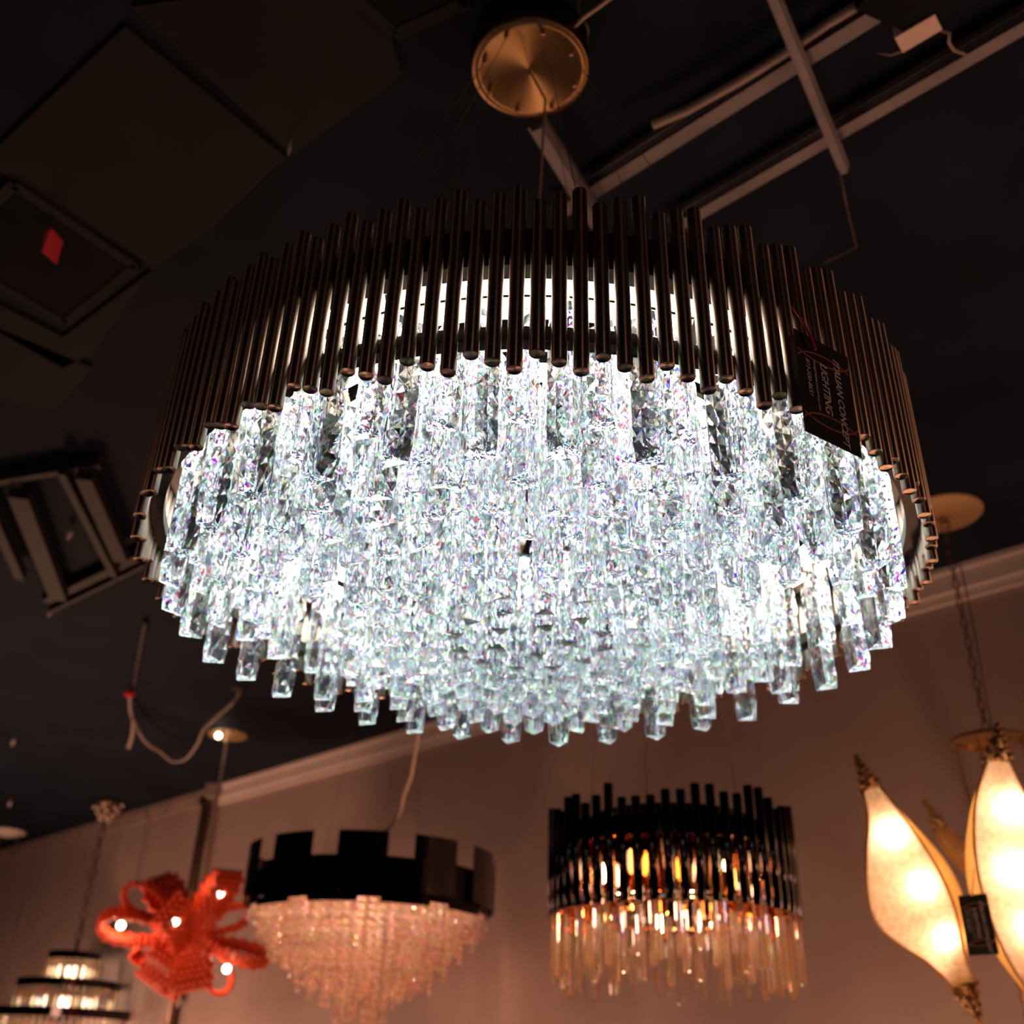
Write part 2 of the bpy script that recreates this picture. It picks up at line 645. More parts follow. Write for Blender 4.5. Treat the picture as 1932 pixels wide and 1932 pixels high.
# pale box with its wires
c0 = on_ceiling(1735, 65, 1.96)
t = thing('junction_box', 'pale rectangular box with black wires near the top right corner', 'junction box', (c0.x, c0.y, c0.z))
q = [on_ceiling(x, y, 1.96) - c0 for x, y in ((1688, 72), (1764, 28), (1778, 56), (1703, 100))]
up = Vector((0, 0, 0.034))
MB().add([v for v in q] + [v + up for v in q], [(3, 2, 1, 0), (4, 5, 6, 7)] + [(i, (i + 1) % 4, (i + 1) % 4 + 4, i + 4) for i in range(4)]).build('cover', M['peach'], t)
mb = MB()
mb2 = MB()
mb3 = MB()
mb.path([on_ceiling(x, y, v) - c0 for x, y, v in ((1770, 30, 1.97), (1765, 10, 2.0), (1758, -30, 2.04))], 0.003, 6)
mb2.path([on_ceiling(x, y, v) - c0 for x, y, v in ((1776, 58, 1.97), (1792, 62, 1.95), (1790, 80, 1.95), (1800, 95, 1.96), (1830, 105, 2.02))], 0.0035, 6)
mb3.path([on_ceiling(x, y, v) - c0 for x, y, v in ((1700, 98, 1.97), (1680, 104, 1.96), (1655, 100, 2.0))], 0.002, 6)
for w_ in (mb, mb2, mb3):
    w_.build('wire', M['cord'], t)
bx = MB()
bar(bx, on_ceiling(1650, -36, 1.98) - c0, on_ceiling(1785, 28, 1.98) - c0, 0.12, 0.028)
bx.build('mounting_block', M['vent'], t)

# ladder of struts at the left
c0 = on_ceiling(160, 1020, 2.0)
t = thing('strut_frame', 'dark ladder-like steel frame under the ceiling at the left', 'ceiling frame', c0)
for (a, b, w) in (((37, 930), (112, 1125), 0.075), ((118, 885), (217, 1080), 0.03), ((160, 895), (230, 1052), 0.06), ((-40, 905), (40, 1085), 0.04)):
    mb = MB()
    bar(mb, on_ceiling(*a, 1.98) - c0, on_ceiling(*b, 1.98) - c0, w, 0.05)
    mb.build('strut', M['dullsteel'], t)
for (a, b, w) in (((88, 1128), (330, 1012), 0.045), ((96, 1148), (330, 1032), 0.02), ((-20, 905), (190, 870), 0.03)):
    mb = MB()
    bar(mb, on_ceiling(*a, 2.02) - c0, on_ceiling(*b, 2.02) - c0, w, 0.05)
    mb.build('rail', M['dullsteel'], t)

for (x, y, lab) in ((93, 1157, 'stand-in for a small pink light speck at the end of the ladder frame'), (24, 1402, 'stand-in for a small light speck near the pink globe'),
                    (18, 1518, 'stand-in for a small light speck just above the pale ceiling plate'), (130, 1010, 'stand-in for a small light speck inside the ladder frame'),
                    (545, 284, 'tiny screw hook at the corner of the ceiling boards')):
    c0 = on_ceiling(x, y, 2.0)  # solid studs added in place of small light specks
    o = MB().lathe([(0.004, 0.05), (0.006, 0.03), (0.013, 0.02), (0.015, 0.005), (0.006, -0.012), (0.003, -0.02)], 12).build('speck_stud', M['trim'])
    o.location = c0
    if y < 400:
        o.scale = (0.3, 0.3, 0.8)
    tag(o, lab, 'sprinkler' if y > 400 else 'hook')

# ------------------------------------------------------------------ main chandelier
K = 0.6 / 0.8932
CX, CY = 0.05 * K, 2.2023 * K
ZT = {0: (1.0, 1.4031), 1: (1.0323, 1.3702), 2: (1.0162, 1.388)}
main = thing('crystal_chandelier', 'huge round chandelier of bronze tubes around glowing white cut crystals', 'chandelier', (CX, CY, CAMZ + 1.0 * K))
Z0 = 1.0 * K      # local zero is the longest tubes' lower end


def loc(r, a, V):
    """a = 0 faces the viewer's side, V = height over the eye in metres"""
    return Vector((r * sin(a), -r * cos(a), V - Z0))


NT = 156
meshes = {}
for k3, (zb, zt) in ZT.items():
    L = (zt - zb) * K
    mb = MB()
    mb.lathe([(0.0075, 0.0016), (0.0084, 0.0), (0.0090, 0.0012), (0.0090, L), (0.0080, L), (0.0080, L - 0.02)], 20, cap=False)
    mb.lathe([(0.0, 0.0022), (0.0076, 0.0016)], 20, cap=False)
    meshes[k3] = mb
tube_me = {k: meshes[k].mesh('tube', M['bronze']) for k in meshes}
rest = MB()
order = []
for k in range(NT):
    kk = k if k <= NT // 2 else k - NT
    order.append((abs(kk + 1.5), kk))
order.sort()
for n_, (d_, kk) in enumerate(order):
    a = -0.0595 + kk * 2 * pi / NT
    k3 = kk % 3
    p = loc(0.6, a, ZT[k3][0] * K)
    if n_ < 100:
        link('tube', tube_me[k3], main, p)
    else:
        m = Matrix.Translation(p)
        src = meshes[k3]
        b0 = len(rest.v)
        rest.v += [tuple(m @ Vector(v)) for v in src.v]
        rest.f += [tuple(i + b0 for i in q) for q in src.f]
        rest.sm += src.sm
o = rest.build('tube', M['bronze_far'], main)
o['kind'] = 'stuff'
o['label'] = 'the remaining bronze tubes on the far side'

MB().ring(0.566, 0.590, 0.833 - Z0, 0.890 - Z0, 156).build('upper_ring', M['darkring'], main)
MB().ring(0.572, 0.590, 0.722 - Z0, 0.741 - Z0, 156).build('lower_ring', M['blackband'], main)
# frame: hub square, spokes, carrier rings with led strips below
for k in range(4):
    a = k * pi / 2
    hb = MB()
    pa = Vector((0.19, -0.53, 0.842 - Z0)); pb = Vector((0.19, 0.53, 0.842 - Z0))
    rm = Matrix.Rotation(a, 3, 'Z')
    bar(hb, rm @ pa, rm @ pb, 0.012, 0.022 - 0.004 * (k % 2))
    hb.build('frame_bar', M['champagne'], main)
for k in range(12):
    a = k * pi / 6 + 0.1
    mb = MB()
    bar(mb, loc(0.03, a, 0.859), loc(0.567, a, 0.859), 0.014, 0.010)
    mb.build('spoke', M['champagne'], main)
LEDR = (0.575 - 0.022, 0.508, 0.444, 0.378, 0.312, 0.250, 0.198)
for ri, r in enumerate(LEDR):
    cr = MB().ring(r - 0.020, r + 0.020, 0.838 - Z0, 0.846 - Z0, 128).build('carrier_ring', M['champagne'], main)
    MB().ring(r - 0.017, r + 0.017, 0.835 - Z0, 0.838 - Z0, 128).build('led_strip', M['led%d' % ri], cr)

# crystals: three-sided cut prisms
def crystal_mb(L, w, dep, seed):
    rnd = random.Random(seed)
    mb = MB()
    e = 0.0021
    tri = [(w / 2, dep * 0.36), (-w / 2, dep * 0.36), (0.0, -dep * 0.64)]
    # chamfered corners -> 6 points
    sec = []
    for i in range(3):
        p = Vector(tri[i])
        pv = Vector(tri[i - 1])
        nx = Vector(tri[(i + 1) % 3])
        sec.append(p + (pv - p).normalized() * e * 1.6)
        sec.append(p + (nx - p).normalized() * e * 1.6)
    ns = max(6, int(round(L / 0.025)))
    hs = [L * i / ns for i in range(ns + 1)]
    v = []
    f = []
    R = []
    MID = {}
    for i, h in enumerate(hs):
        sh = 0.88 if i in (0, ns) else 1.0
        hh = h
        R.append([len(v) + j for j in range(6)])
        for q in sec:
            v.append((q.x * sh, q.y * sh, hh + (0.0018 if i == 0 else 0)))
    # faces: flat sides are 1-2, 3-4, 5-0; corners 0-1, 2-3, 4-5
    for i in range(ns):
        for j in range(6):
            j2 = (j + 1) % 6
            a, b, c, d = R[i][j], R[i][j2], R[i + 1][j2], R[i + 1][j]
            if j % 2 == 1:      # flat side gets a pyramid facet, some deep, some shallow
                A_, B_, C_, D_ = (Vector(v[q]) for q in (a, b, c, d))
                nrm = (B_ - A_).cross(D_ - A_).normalized()
                if j not in MID:
                    MID[j] = {}
                for q, (P1, P2) in ((i, (A_, B_)), (i + 1, (D_, C_))):
                    if q not in MID[j]:
                        v.append(tuple((P1 + P2) / 2 + nrm * (0.0012 if 0 < q < ns else 0)))
                        MID[j][q] = len(v) - 1
                e1, e2 = MID[j][i], MID[j][i + 1]
                for (qa, qb, qc, qd) in ((a, e1, e2, d), (e1, b, c, e2)):
                    ce = sum((Vector(v[q]) for q in (qa, qb, qc, qd)), Vector()) / 4
                    off = 0.0003 + rnd.random() * 0.0015
                    v.append(tuple(ce + nrm * off + Vector((rnd.uniform(-1, 1), rnd.uniform(-1, 1), rnd.uniform(-1, 1))) * 0.0016))
                    m = len(v) - 1
                    f += [(qa, qb, m), (qb, qc, m), (qc, qd, m), (qd, qa, m)]
            else:
                f.append((a, b, c, d))
    v.append((0, -dep * 0.1, 0.0008))
    m = len(v) - 1
    for j in range(6):
        if j % 2:
            f += [(MID[j][0], R[0][j], m), (R[0][(j + 1) % 6], MID[j][0], m)]
        else:
            f.append((R[0][(j + 1) % 6], R[0][j], m))
    top = []
    for j in range(6):
        top.append(R[ns][j])
        if j % 2:
            top.append(MID[j][ns])
    f.append(tuple(top))
    mb.add(v, f)
    return mb


TOPV = 0.806
kinds = {}
def kind(L, w):
    key = (round(L, 3), w)
    if key not in kinds:
        s = crystal_mb(L, w, w * 0.80, len(kinds) + 3)
        kinds[key] = (s, s.mesh('crystal', M['crystal']))
    return kinds[key]


hook = MB()
hp = [(0.004 * cos(t), 0, 0.010 + 0.013 * sin(t)) for t in [2 * pi * i / 14 for i in range(14)]]
hook.path(hp, 0.0011, 6, closed=True)
hook.path([(0, 0, 0.022), (0, 0, 0.034)], 0.001, 6)
hook_me = hook.mesh('hook', M['gold'])

RINGS = [(0.541, 0.604, 0.0, 0.046), (0.518, 0.662, 0.5, 0.044), (0.480, 0.604, 0.5, 0.044), (0.458, 0.655, 0.0, 0.042),
         (0.420, 0.602, 0.0, 0.044), (0.396, 0.652, 0.5, 0.040), (0.352, 0.600, 0.5, 0.042), (0.330, 0.648, 0.0, 0.038),
         (0.278, 0.598, 0.0, 0.040)]
cr_list = []
NC = 34
for (r, V, n_, w) in ((0.226, 0.602, 21, 0.040), (0.172, 0.600, 17, 0.038), (0.118, 0.600, 12, 0.038), (0.06, 0.602, 5, 0.038)):
    for i in range(n_):
        a = (i + 0.3) * 2 * pi / n_
        cr_list.append((r, a, V, w, a + random.uniform(-0.4, 0.4)))
for (r, V, ph, w) in RINGS:
    for i in range(NC):
        a = pi - 0.139 + (i + ph) * 2 * pi / NC
        rr = r + random.uniform(-0.003, 0.003)
        if 0.32 < r < 0.5 and -0.62 < cos(a) < 0.45 and random.random() < 0.62:
            continue
        cr_list.append((rr, a, V + random.uniform(-0.004, 0.004), w, a + random.uniform(-0.28, 0.28)))
cam_l = Vector((-CX, -CY, -Z0))
cr_list.sort(key=lambda c: (loc(c[0], c[1], 0.7) - cam_l).length * (1.0 if c[0] > 0.45 else 1.25))
rest = MB()
resth = MB()
for n_, (r, a, V, w, rot) in enumerate(cr_list):
    src, me = kind(round((TOPV - V) / 0.008) * 0.008, w)
    L = round((TOPV - V) / 0.008) * 0.008
    p = loc(r, a, V)
    tilt = Euler((random.uniform(-0.02, 0.02), random.uniform(-0.02, 0.02), rot))
    if n_ < 100:
        o = link('crystal', me, main, p)
        o.rotation_euler = tilt
        h = link('hook', hook_me, o, (0, 0, L))
    else:
        m = Matrix.Translation(p) @ tilt.to_matrix().to_4x4()
        for dst, s_, mm in ((rest, src, m), (resth, hook, m @ Matrix.Translation((0, 0, L)))):
            b0 = len(dst.v)
            dst.v += [tuple(mm @ Vector(v)) for v in s_.v]
            dst.f += [tuple(i + b0 for i in q) for q in s_.f]
            dst.sm += s_.sm
o = rest.build('crystal', M['crystal'], main)
o['kind'] = 'stuff'
o['label'] = 'the remaining cut crystals, deeper inside and on the far side'
h = resth.build('hook', M['gold'], o)
h['kind'] = 'stuff'

# brass canopy, cables, cord
CV = 1.955
cp = MB().lathe([(0.0, 0.0), (0.110, 0.0), (0.128, 0.0), (0.1295, 0.002), (0.1295, 0.085), (0.1285, 0.088), (0.0, 0.088)], 96, cap=False)
can = cp.build('canopy', M['turned'], main)
can.location = loc(0, 0, CV) + Vector((-0.023, 0, 0))
for k in range(9):
    a = k * 2 * pi / 8 + 0.25
    r = 0.103 if k < 8 else 0.0
    s_ = MB().lathe([(0.0, -0.016), (0.003, -0.016), (0.005, -0.012), (0.005, -0.008), (0.003, -0.006), (0.0055, -0.004), (0.0055, 0.001), (0.0, 0.001)], 14, cap=False)
    o = s_.build('screw', M['gold'], can)
    o.location = (r * sin(a), -r * cos(a), 0)
for k, deg in enumerate((-63, -31, 8, 57, 105, 150, 195, 245)):
    a = radians(deg)
    ca = (round((a - 0.25) / (pi / 4))) * pi / 4 + 0.25
    p0 = loc(0.103, ca, CV - 0.012) + Vector((-0.023, 0, 0))
    p1 = loc(0.50, a, 0.855)
    MB().path([p0, p1], 0.0008, 6).build('cable', M['cable'], main)
mb = MB()
c = [Vector((-0.020, 0, CV - 0.01 - Z0)), Vector((0.012, -0.01, 1.85 - Z0)), Vector((0.004, 0.0, 1.6 - Z0)), Vector((-0.01, 0.01, 1.3 - Z0)), Vector((0.0, 0.0, 1.0 - Z0)), Vector((0.05, -0.02, 0.9 - Z0)), Vector((0.18, -0.04, 0.856 - Z0))]
mb.path(c, 0.0028, 8)
mb.build('supply_cord', M['cord'], main)
mb = MB()
pc = [on_ceiling(x, y, v) for x, y, v in ((1082, 52, 1.985), (1100, 34, 1.99), (1128, 14, 2.0), (1160, -10, 2.02), (1190, -40, 2.04))]
cen = Vector((CX, CY, CAMZ + Z0))
mb.path([q - cen for q in pc], 0.0045, 8)
mb.build('mains_lead', M['whitecord'], main)
mb = MB()
pc = [on_ceiling(x, y, v) for x, y, v in ((1098, -20, 2.0), (1090, 20, 2.0), (1100, 34, 1.99), (1110, 55, 1.99), (1108, 82, 1.985))]
mb.path([q - cen for q in pc], 0.0012, 6)
mb.build('earth_wire', M['cable'], main)


# ------------------------------------------------------------------ hang tags
def text_mesh(body, size, mat, name, shear=0.0, bold=0.0):
    cu = bpy.data.curves.new(name, 'FONT')
    cu.body = body
    cu.size = size
    cu.shear = shear
    cu.offset = bold
    cu.extrude = 0.0002
    o = bpy.data.objects.new(name, cu)
    COL.objects.link(o)
    dg = bpy.context.evaluated_depsgraph_get()
    me = bpy.data.meshes.new_from_object(o.evaluated_get(dg))
    me.materials.clear()
    me.materials.append(mat)
    bpy.data.objects.remove(o)
    xs = [v.co.x for v in me.vertices]
    return me, min(xs), max(xs)


def hang_tag(C, right, down, W, H, label, strpts):
    """C centre, right/down unit vectors of the card as seen, W across, H tall"""
    t = thing('hang_tag', label, 'price tag', C)
    n = right.cross(down).normalized()          # away from the viewer side?
    if n.dot(C - Vector((0, 0, CAMZ))) > 0:
        n = -n
    # card mesh
    def P(u, v, w=0.0):
        return right * (u * W / 2) + down * (v * H / 2) + n * w
    th = 0.0008
    q = [P(-1, -1), P(1, -1), P(1, 1), P(-1, 1)]
    q2 = [p - n * th for p in q]
    MB().add(q + q2, [(0, 1, 2, 3), (7, 6, 5, 4)] + [(i, i + 4, (i + 1) % 4 + 4, (i + 1) % 4) for i in range(4)]).build('card', M['card'], t)
    X = down
    Y = right
    Zv = X.cross(Y)
    base = Matrix((X, Y, Zv)).transposed().to_4x4()
    flip = n.dot(Zv) < 0
    lines = (('ITALIAN CONCEPT', 0.36, 0.86, 0.105, 0.22, 0.0011), ('LIGHTING', -0.16, 0.50, 0.105, 0.22, 0.0011),
             ('SALES@ITALIANCONCEPTUSA.COM', -0.42, 0.50, 0.045, 0.2, 0.0), ('813-500-8651', -0.70, 0.36, 0.07, 0.2, 0.0))
    for body, yc, span, sz, sh, bd in lines:
        me, x0, x1 = text_mesh(body, sz * H, M['card_text'], 'lettering', sh, bd * H * 1.4)
        sx = span * H / (x1 - x0)
        hx = {0.86: -0.38, 0.50: -0.27, 0.36: -0.24}[span]
        m = base.copy()
        m.translation = right * (yc * W / 2) + down * (hx * H) + n * 0.0006
        o = link('lettering', me, t)
        o.matrix_basis = m @ Matrix.Diagonal((sx, max(0.8, sx) if sz > 0.05 else sx, 1, 1)) @ Matrix.Translation((-x0, 0, 0))
    # copper arcs: two pairs of crossing rings cut by the card's edge
    for cy, sg in ((-0.60, 1), (-0.62, -1), (0.60, 1), (0.62, -1)):
        mb = MB()
        prev = None
        pts = []
        for i in range(41):
            th_ = pi * (i / 40) if sg > 0 else -pi * (i / 40)
            u = (0.1 * sg) + 1.1 * cos(th_)
            v = cy + sg * 0.20 - 0.30 * sin(th_)
            if abs(u) < 0.985 and abs(v) < 0.985:
                pts.append(P(u, v, 0.0004))
            elif len(pts) > 1:
                break
        if len(pts) > 2:
            hw = 0.012 * H / 2 * 1.3
            vs = []
            for i, p_ in enumerate(pts):
                d = (pts[min(i + 1, len(pts) - 1)] - pts[max(i - 1, 0)]).normalized()
                s_ = n.cross(d)
                vs += [p_ + s_ * hw, p_ - s_ * hw]
            mb.add(vs, [(2 * i, 2 * i + 1, 2 * i + 3, 2 * i + 2) for i in range(len(pts) - 1)])
            mb.build('printed_arc', M['card_line'], t)
    MB().path([p_ - C for p_ in strpts], 0.0018, 6).build('string', M['pinkstring'], t)
    return t


# first tag: lies against the tubes right of centre
ta = radians(47)
base_a = ta
r_t = 0.616
# centre by the ray through pixel (1556,743) meeting the cylinder r_t
d = ray(1556, 743)
A_ = d.x ** 2 + d.y ** 2
B_ = -2 * (d.x * CX + d.y * CY)
C_ = CX ** 2 + CY ** 2 - r_t ** 2
tt = (-B_ - sqrt(B_ * B_ - 4 * A_ * C_)) / (2 * A_)
Pt = d * tt + Vector((0, 0, CAMZ))
ang = atan2(Pt.x - CX, -(Pt.y - CY))
tang = Vector((cos(ang), sin(ang), 0))
down = (Vector((0, 0, -1)) - tang * 0.03).normalized()
rgt = (tang - down * tang.dot(down)).normalized()


def cyl_hit(px, py, r):
    d = ray(px, py)
    A_ = d.x ** 2 + d.y ** 2
    B_ = -2 * (d.x * CX + d.y * CY)
    C_ = CX ** 2 + CY ** 2 - r ** 2
    return d * ((-B_ - sqrt(B_ * B_ - 4 * A_ * C_)) / (2 * A_)) + Vector((0, 0, CAMZ))


Pt = Pt + Vector((sin(ang), -cos(ang), 0)) * 0.004
TAGW = (cyl_hit(1606, 762, r_t) - cyl_hit(1506, 725, r_t)).length
TAGH = (cyl_hit(1541, 645, r_t) - cyl_hit(1573, 840, r_t)).length
hang_tag(Pt, rgt, down, TAGW, TAGH, 'black printed price card hanging on a pink string against the bronze tubes',
         [cyl_hit(1495, 578, 0.622), cyl_hit(1512, 602, 0.624), cyl_hit(1527, 630, 0.625), cyl_hit(1539, 660, 0.626)])

# ------------------------------------------------------------------ gold leaf chandelier (right)
AXG = on_ceiling(1775, 965)
gx, gy = AXG.x, AXG.y


def on_axis(ax, ay, px, py):
    """height where the vertical line (ax,ay) is crossed by pixel row py (least squares with px)"""
    d = ray(px, py)
    t = (d.x * ax + d.y * ay) / (d.x ** 2 + d.y ** 2)
    return CAMZ + d.z * t


gold = thing('leaf_chandelier', 'gold chandelier with big glowing leaf shades hanging at the right edge', 'chandelier', (gx, gy, CZ))
G0 = Vector((gx, gy, CZ))
MB().lathe([(0.0, -0.028), (0.05, -0.028), (0.150, -0.020), (0.158, -0.012), (0.158, -0.004), (0.06, 0.0), (0.0, 0.0)], 48, cap=False).build('canopy', M['brasstan'], gold)
MB().lathe([(0.0, -0.075), (0.012, -0.07), (0.018, -0.05), (0.010, -0.028), (0.0, -0.028)], 16, cap=False).build('loop_nut', M['oldgold'], gold)
zr = on_axis(gx, gy, 1826, 1400)


def chain(z0, z1, parent, mat, link_l=0.05, w=0.011, r=0.0028):
    n = max(2, int((z0 - z1) / (link_l * 0.78)))
    for i in range(n):
        zc = z0 - (i + 0.5) * (z0 - z1) / n
        pts = []
        for k in range(16):
            t_ = 2 * pi * k / 16
            x = w * cos(t_)
            z = (link_l / 2 - r) * sin(t_)
            pts.append((x, 0, zc + z) if i % 2 == 0 else (0, x, zc + z))
        mbb = MB().path(pts, r, 6, closed=True)
        mbb.build('chain_link', mat, parent)


chain(-0.06, zr + 0.03 - CZ, gold, M['chain'])
MB().path([(0.02, 0, -0.03), (0.035, 0, -0.3), (0.03, 0, -0.6), (0.02, 0, zr - CZ)], 0.0025, 6).build('supply_cord', M['chain'], gold)
zl = zr - CZ
MB().ring(0.105, 0.125, zl - 0.006, zl + 0.006, 48).build('hanging_ring', M['oldgold'], gold)
MB().lathe([(0.0, zl + 0.03), (0.012, zl + 0.025), (0.10, zl + 0.004), (0.118, zl)], 32, cap=False).build('ring_cover', M['oldgold'], gold)
zb = on_axis(gx, gy, 1880, 1760) - CZ
for k in range(8):
    a = k * pi / 4 + 0.3
    rt = 0.11 if k % 2 else 0.05
    MB().path([(rt * cos(a), rt * sin(a), zl), (rt * cos(a) * 0.9, rt * sin(a) * 0.9, zl - 0.25), (0.04 * cos(a), 0.04 * sin(a), zb + 0.30)], 0.0035, 6).build('rod', M['oldgold'], gold)
# central column and branch bundle
MB().lathe([(0.0, zb + 0.42), (0.03, zb + 0.40), (0.045, zb + 0.30), (0.03, zb + 0.18), (0.05, zb + 0.05), (0.07, zb - 0.1), (0.06, zb - 0.3), (0.08, zb - 0.55), (0.0, zb - 0.6)], 20, cap=False).build('column', M['oldgold'], gold)


def leaf(left, right, z_tip, z_bot, thick, name_label, bulbs, zoff_b=0.0, lit=1.6, mat='leaf', seg=14, parent=gold, side=0.16):
    """left / right edge points of the shade from the fitted rays at a depth that runs from z_tip to z_bot"""
    n = len(left)
    def sm(P, t):
        x = t * (len(P) - 1)
        i = min(int(x), len(P) - 2)
        u = x - i
        p0 = P[max(i - 1, 0)]; p1 = P[i]; p2 = P[i + 1]; p3 = P[min(i + 2, len(P) - 1)]
        return tuple(0.5 * ((2 * b) + (-a + c) * u + (2 * a - 5 * b + 4 * c - d) * u * u + (-a + 3 * b - 3 * c + d) * u ** 3) for a, b, c, d in zip(p0, p1, p2, p3))
    rows = 36
    vf = []
    frame = []
    for k in range(rows + 1):
        t = k / rows
        l = sm(left, t); r_ = sm(right, t)
        z = z_tip + (z_bot - z_tip) * t
        Lp = at(l[0], l[1], z); Rp = at(r_[0], r_[1], z)
        frame.append((Lp, Rp))
    # front sheet slightly bulged toward the viewer, rear sheet deeper (boat form)
    front = []; back = []
    vd = at(1750, 1700, 1.0) - Vector((0, 0, CAMZ)); vd.normalize()
    for kf, (Lp, Rp) in enumerate(frame):
        wd = (Rp - Lp).length
        ex = (Rp - Lp) * (abs(side) * sin(pi * kf / rows))
        L2_, R2_ = (Lp, Rp + ex) if side > 0 else (Lp - ex, Rp)
        front.append([Lp.lerp(Rp, j / seg) - vd * (0.10 * wd * sin(pi * j / seg)) - G0 for j in range(seg + 1)])
        row = []
        for j in range(seg + 1):
            if side > 0:
                q_ = Rp if j == seg else L2_.lerp(R2_, j / (seg - 1))
            else:
                q_ = Lp if j == 0 else L2_.lerp(R2_, (j - 1) / (seg - 1))
            row.append(q_ + vd * (thick * wd * (sin(pi * j / seg) ** 0.6)) - G0)
        back.append(row)
    def sheet(R):
        mbs = MB()
        vs = [p for row in R for p in row]
        fs = [(k * (seg + 1) + j, k * (seg + 1) + j + 1, (k + 1) * (seg + 1) + j + 1, (k + 1) * (seg + 1) + j) for k in range(rows) for j in range(seg)]
        mbs.add(vs, fs, True)
        return mbs
    sh = sheet(front).build('leaf_shade', M[mat], parent)
    bk = sheet(back).build('leaf_back', M['leafside'], sh)
    rim = MB()
    rim.path([f_[0] - G0 for f_ in frame], 0.0045, 6)
    rim.path([f_[1] - G0 for f_ in frame], 0.0045, 6)
    rim.build('rim', M['leafside'], sh)
    for (bx_, by_, ztw) in bulbs:
        pb = at(bx_, by_, ztw)
        b_ = MB().ball(0.020, pb - G0, 12, 8, True).build('bulb', M['bulb_soft'], sh)
        lamp('bulb_light', pb - vd * 0.024, lit, (1.0, 0.66, 0.42), 0.012, None)
    # bead clusters at both tips
    for (ce, w0, sgn) in ((frame[0], 0.03, -1), (frame[-1], 0.035, 1)):
        c0_ = (ce[0] + ce[1]) / 2
        ax = ((frame[0][0] + frame[0][1]) / 2 - (frame[3][0] + frame[3][1]) / 2).normalized() if sgn < 0 else ((frame[-1][0] + frame[-1][1]) / 2 - (frame[-4][0] + frame[-4][1]) / 2).normalized()
        wd = max(0.03, (ce[0] - ce[1]).length)
        for i in range(26):
            u = i / 25
            rad = wd * 0.5 * (1 - u) + 0.004
            a = i * 2.4
            s1_ = ax.cross(vd).normalized()
            p_ = c0_ + ax * (0.11 * u) + s1_ * rad * cos(a) + vd * rad * sin(a)
            cl = MB().ball(0.0105 * (1 - 0.3 * u), p_ - G0, 7, 5, True) if i == 0 else cl.ball(0.0105 * (1 - 0.3 * u), p_ - G0, 7, 5, True)
        cl.path([c0_ - G0, c0_ + ax * 0.115 - G0], [wd * 0.5, 0.006], 10)
        cl.build('tip_beads', M['oldgold'], sh)
    return sh


L1 = [(1628, 1492), (1638, 1545), (1635, 1610), (1637, 1690), (1655, 1745), (1700, 1785), (1748, 1815), (1785, 1850), (1800, 1872)]
R1 = [(1660, 1485), (1695, 1530), (1728, 1575), (1762, 1628), (1790, 1685), (1806, 1735), (1815, 1780), (1825, 1815), (1838, 1852)]
leaf(L1, R1, 3.30, 3.05, 0.28, '', [(1682, 1573, 3.275), (1738, 1670, 3.215), (1784, 1768, 3.15)])
L2 = [(1862, 1438), (1843, 1500), (1838, 1560), (1842, 1625), (1855, 1690), (1875, 1750), (1905, 1815), (1945, 1875), (2000, 1930)]
R2 = [(1905, 1436), (1930, 1490), (1962, 1545), (1995, 1600), (2020, 1665), (2035, 1730), (2045, 1790), (2050, 1850), (2052, 1910)]
leaf(L2, R2, 3.05, 2.85, 0.30, '', [(1903, 1527, 3.04), (1908, 1640, 2.99), (1945, 1745, 2.94)], side=-0.14)
L3 = [(1765, 1566), (1772, 1590), (1790, 1615), (1812, 1640), (1838, 1668), (1850, 1690)]
R3 = [(1785, 1560), (1805, 1578), (1826, 1600), (1842, 1625), (1852, 1650), (1858, 1685)]
leaf(L3, R3, 3.9, 3.8, 0.3, '', [], mat='leafside')
# tag on it
pc0 = at(1845, 1744, 2.72)
rr_ = (at(1869, 1742, 2.70) - at(1818, 1750, 2.75)).normalized()
dn_ = (at(1853, 1797, 2.68) - at(1832, 1693, 2.74)).normalized()
rr_ = (rr_ - dn_ * rr_.dot(dn_)).normalized()
hang_tag(pc0, rr_, dn_, 0.082, 0.150, 'black printed price card hanging between the two glowing leaf shades',
         [at(1838, 1640, 2.78), at(1836, 1665, 2.76), at(1834, 1690, 2.74)])
for o in COL.objects:
    pass

# ------------------------------------------------------------------ amber drum chandelier
ZA = 3.25
top_c = at(1262, 1560, ZA)
ax_, ay_ = top_c.x, top_c.y
zA0 = on_axis(ax_, ay_, 1266, 1880)
amb = thing('tube_chandelier', 'black tube drum chandelier with amber and clear glass rods', 'chandelier', (ax_, ay_, zA0))
ztop = on_axis(ax_, ay_, 1262, 1545) - zA0
zrib = on_axis(ax_, ay_, 1264, 1612) - zA0
zmid = on_axis(ax_, ay_, 1264, 1735) - zA0
zlow = on_axis(ax_, ay_, 1266, 1845) - zA0
RA = 0.372
NB = 54
barm = {}
for j, dz in enumerate((0.0, 0.018, -0.016, 0.03, 0.008)):
    H_ = ztop + dz - zmid
    mb = MB()
    mb.cyl(0.0140, 0, H_, 12, ch=0.001)
    barm[j] = (mb.mesh('tube', M['black_gloss']), H_)
rnd = random.Random(5)
for k in range(NB):
    a = 2 * pi * k / NB
    j = (0, 1, 1, 2, 0, 3, 3, 4, 2, 0)[(k // 1) % 10]
    if rnd.random() < 0.3:
        j = rnd.randrange(5)
    zz = zmid + (0.05 if k % 3 == 0 else 0.0) * 0
    link('tube', barm[j][0], amb, (RA * cos(a), RA * sin(a), zz))
for z_ in (zrib, zmid + 0.05):
    pass
MB().ring(RA - 0.035, RA - 0.012, zrib - 0.008, zrib + 0.05, 72).build('upper_band', M['black_gloss'], amb)
MB().ring(RA - 0.025, RA - 0.015, zmid + 0.012, zmid + 0.02, 72).build('lower_band', M['gold'], amb)
MB().ring(0.25, 0.262, zrib - 0.15, zrib + 0.10, 72).build('inner_drum', M['black_chrome'], amb)
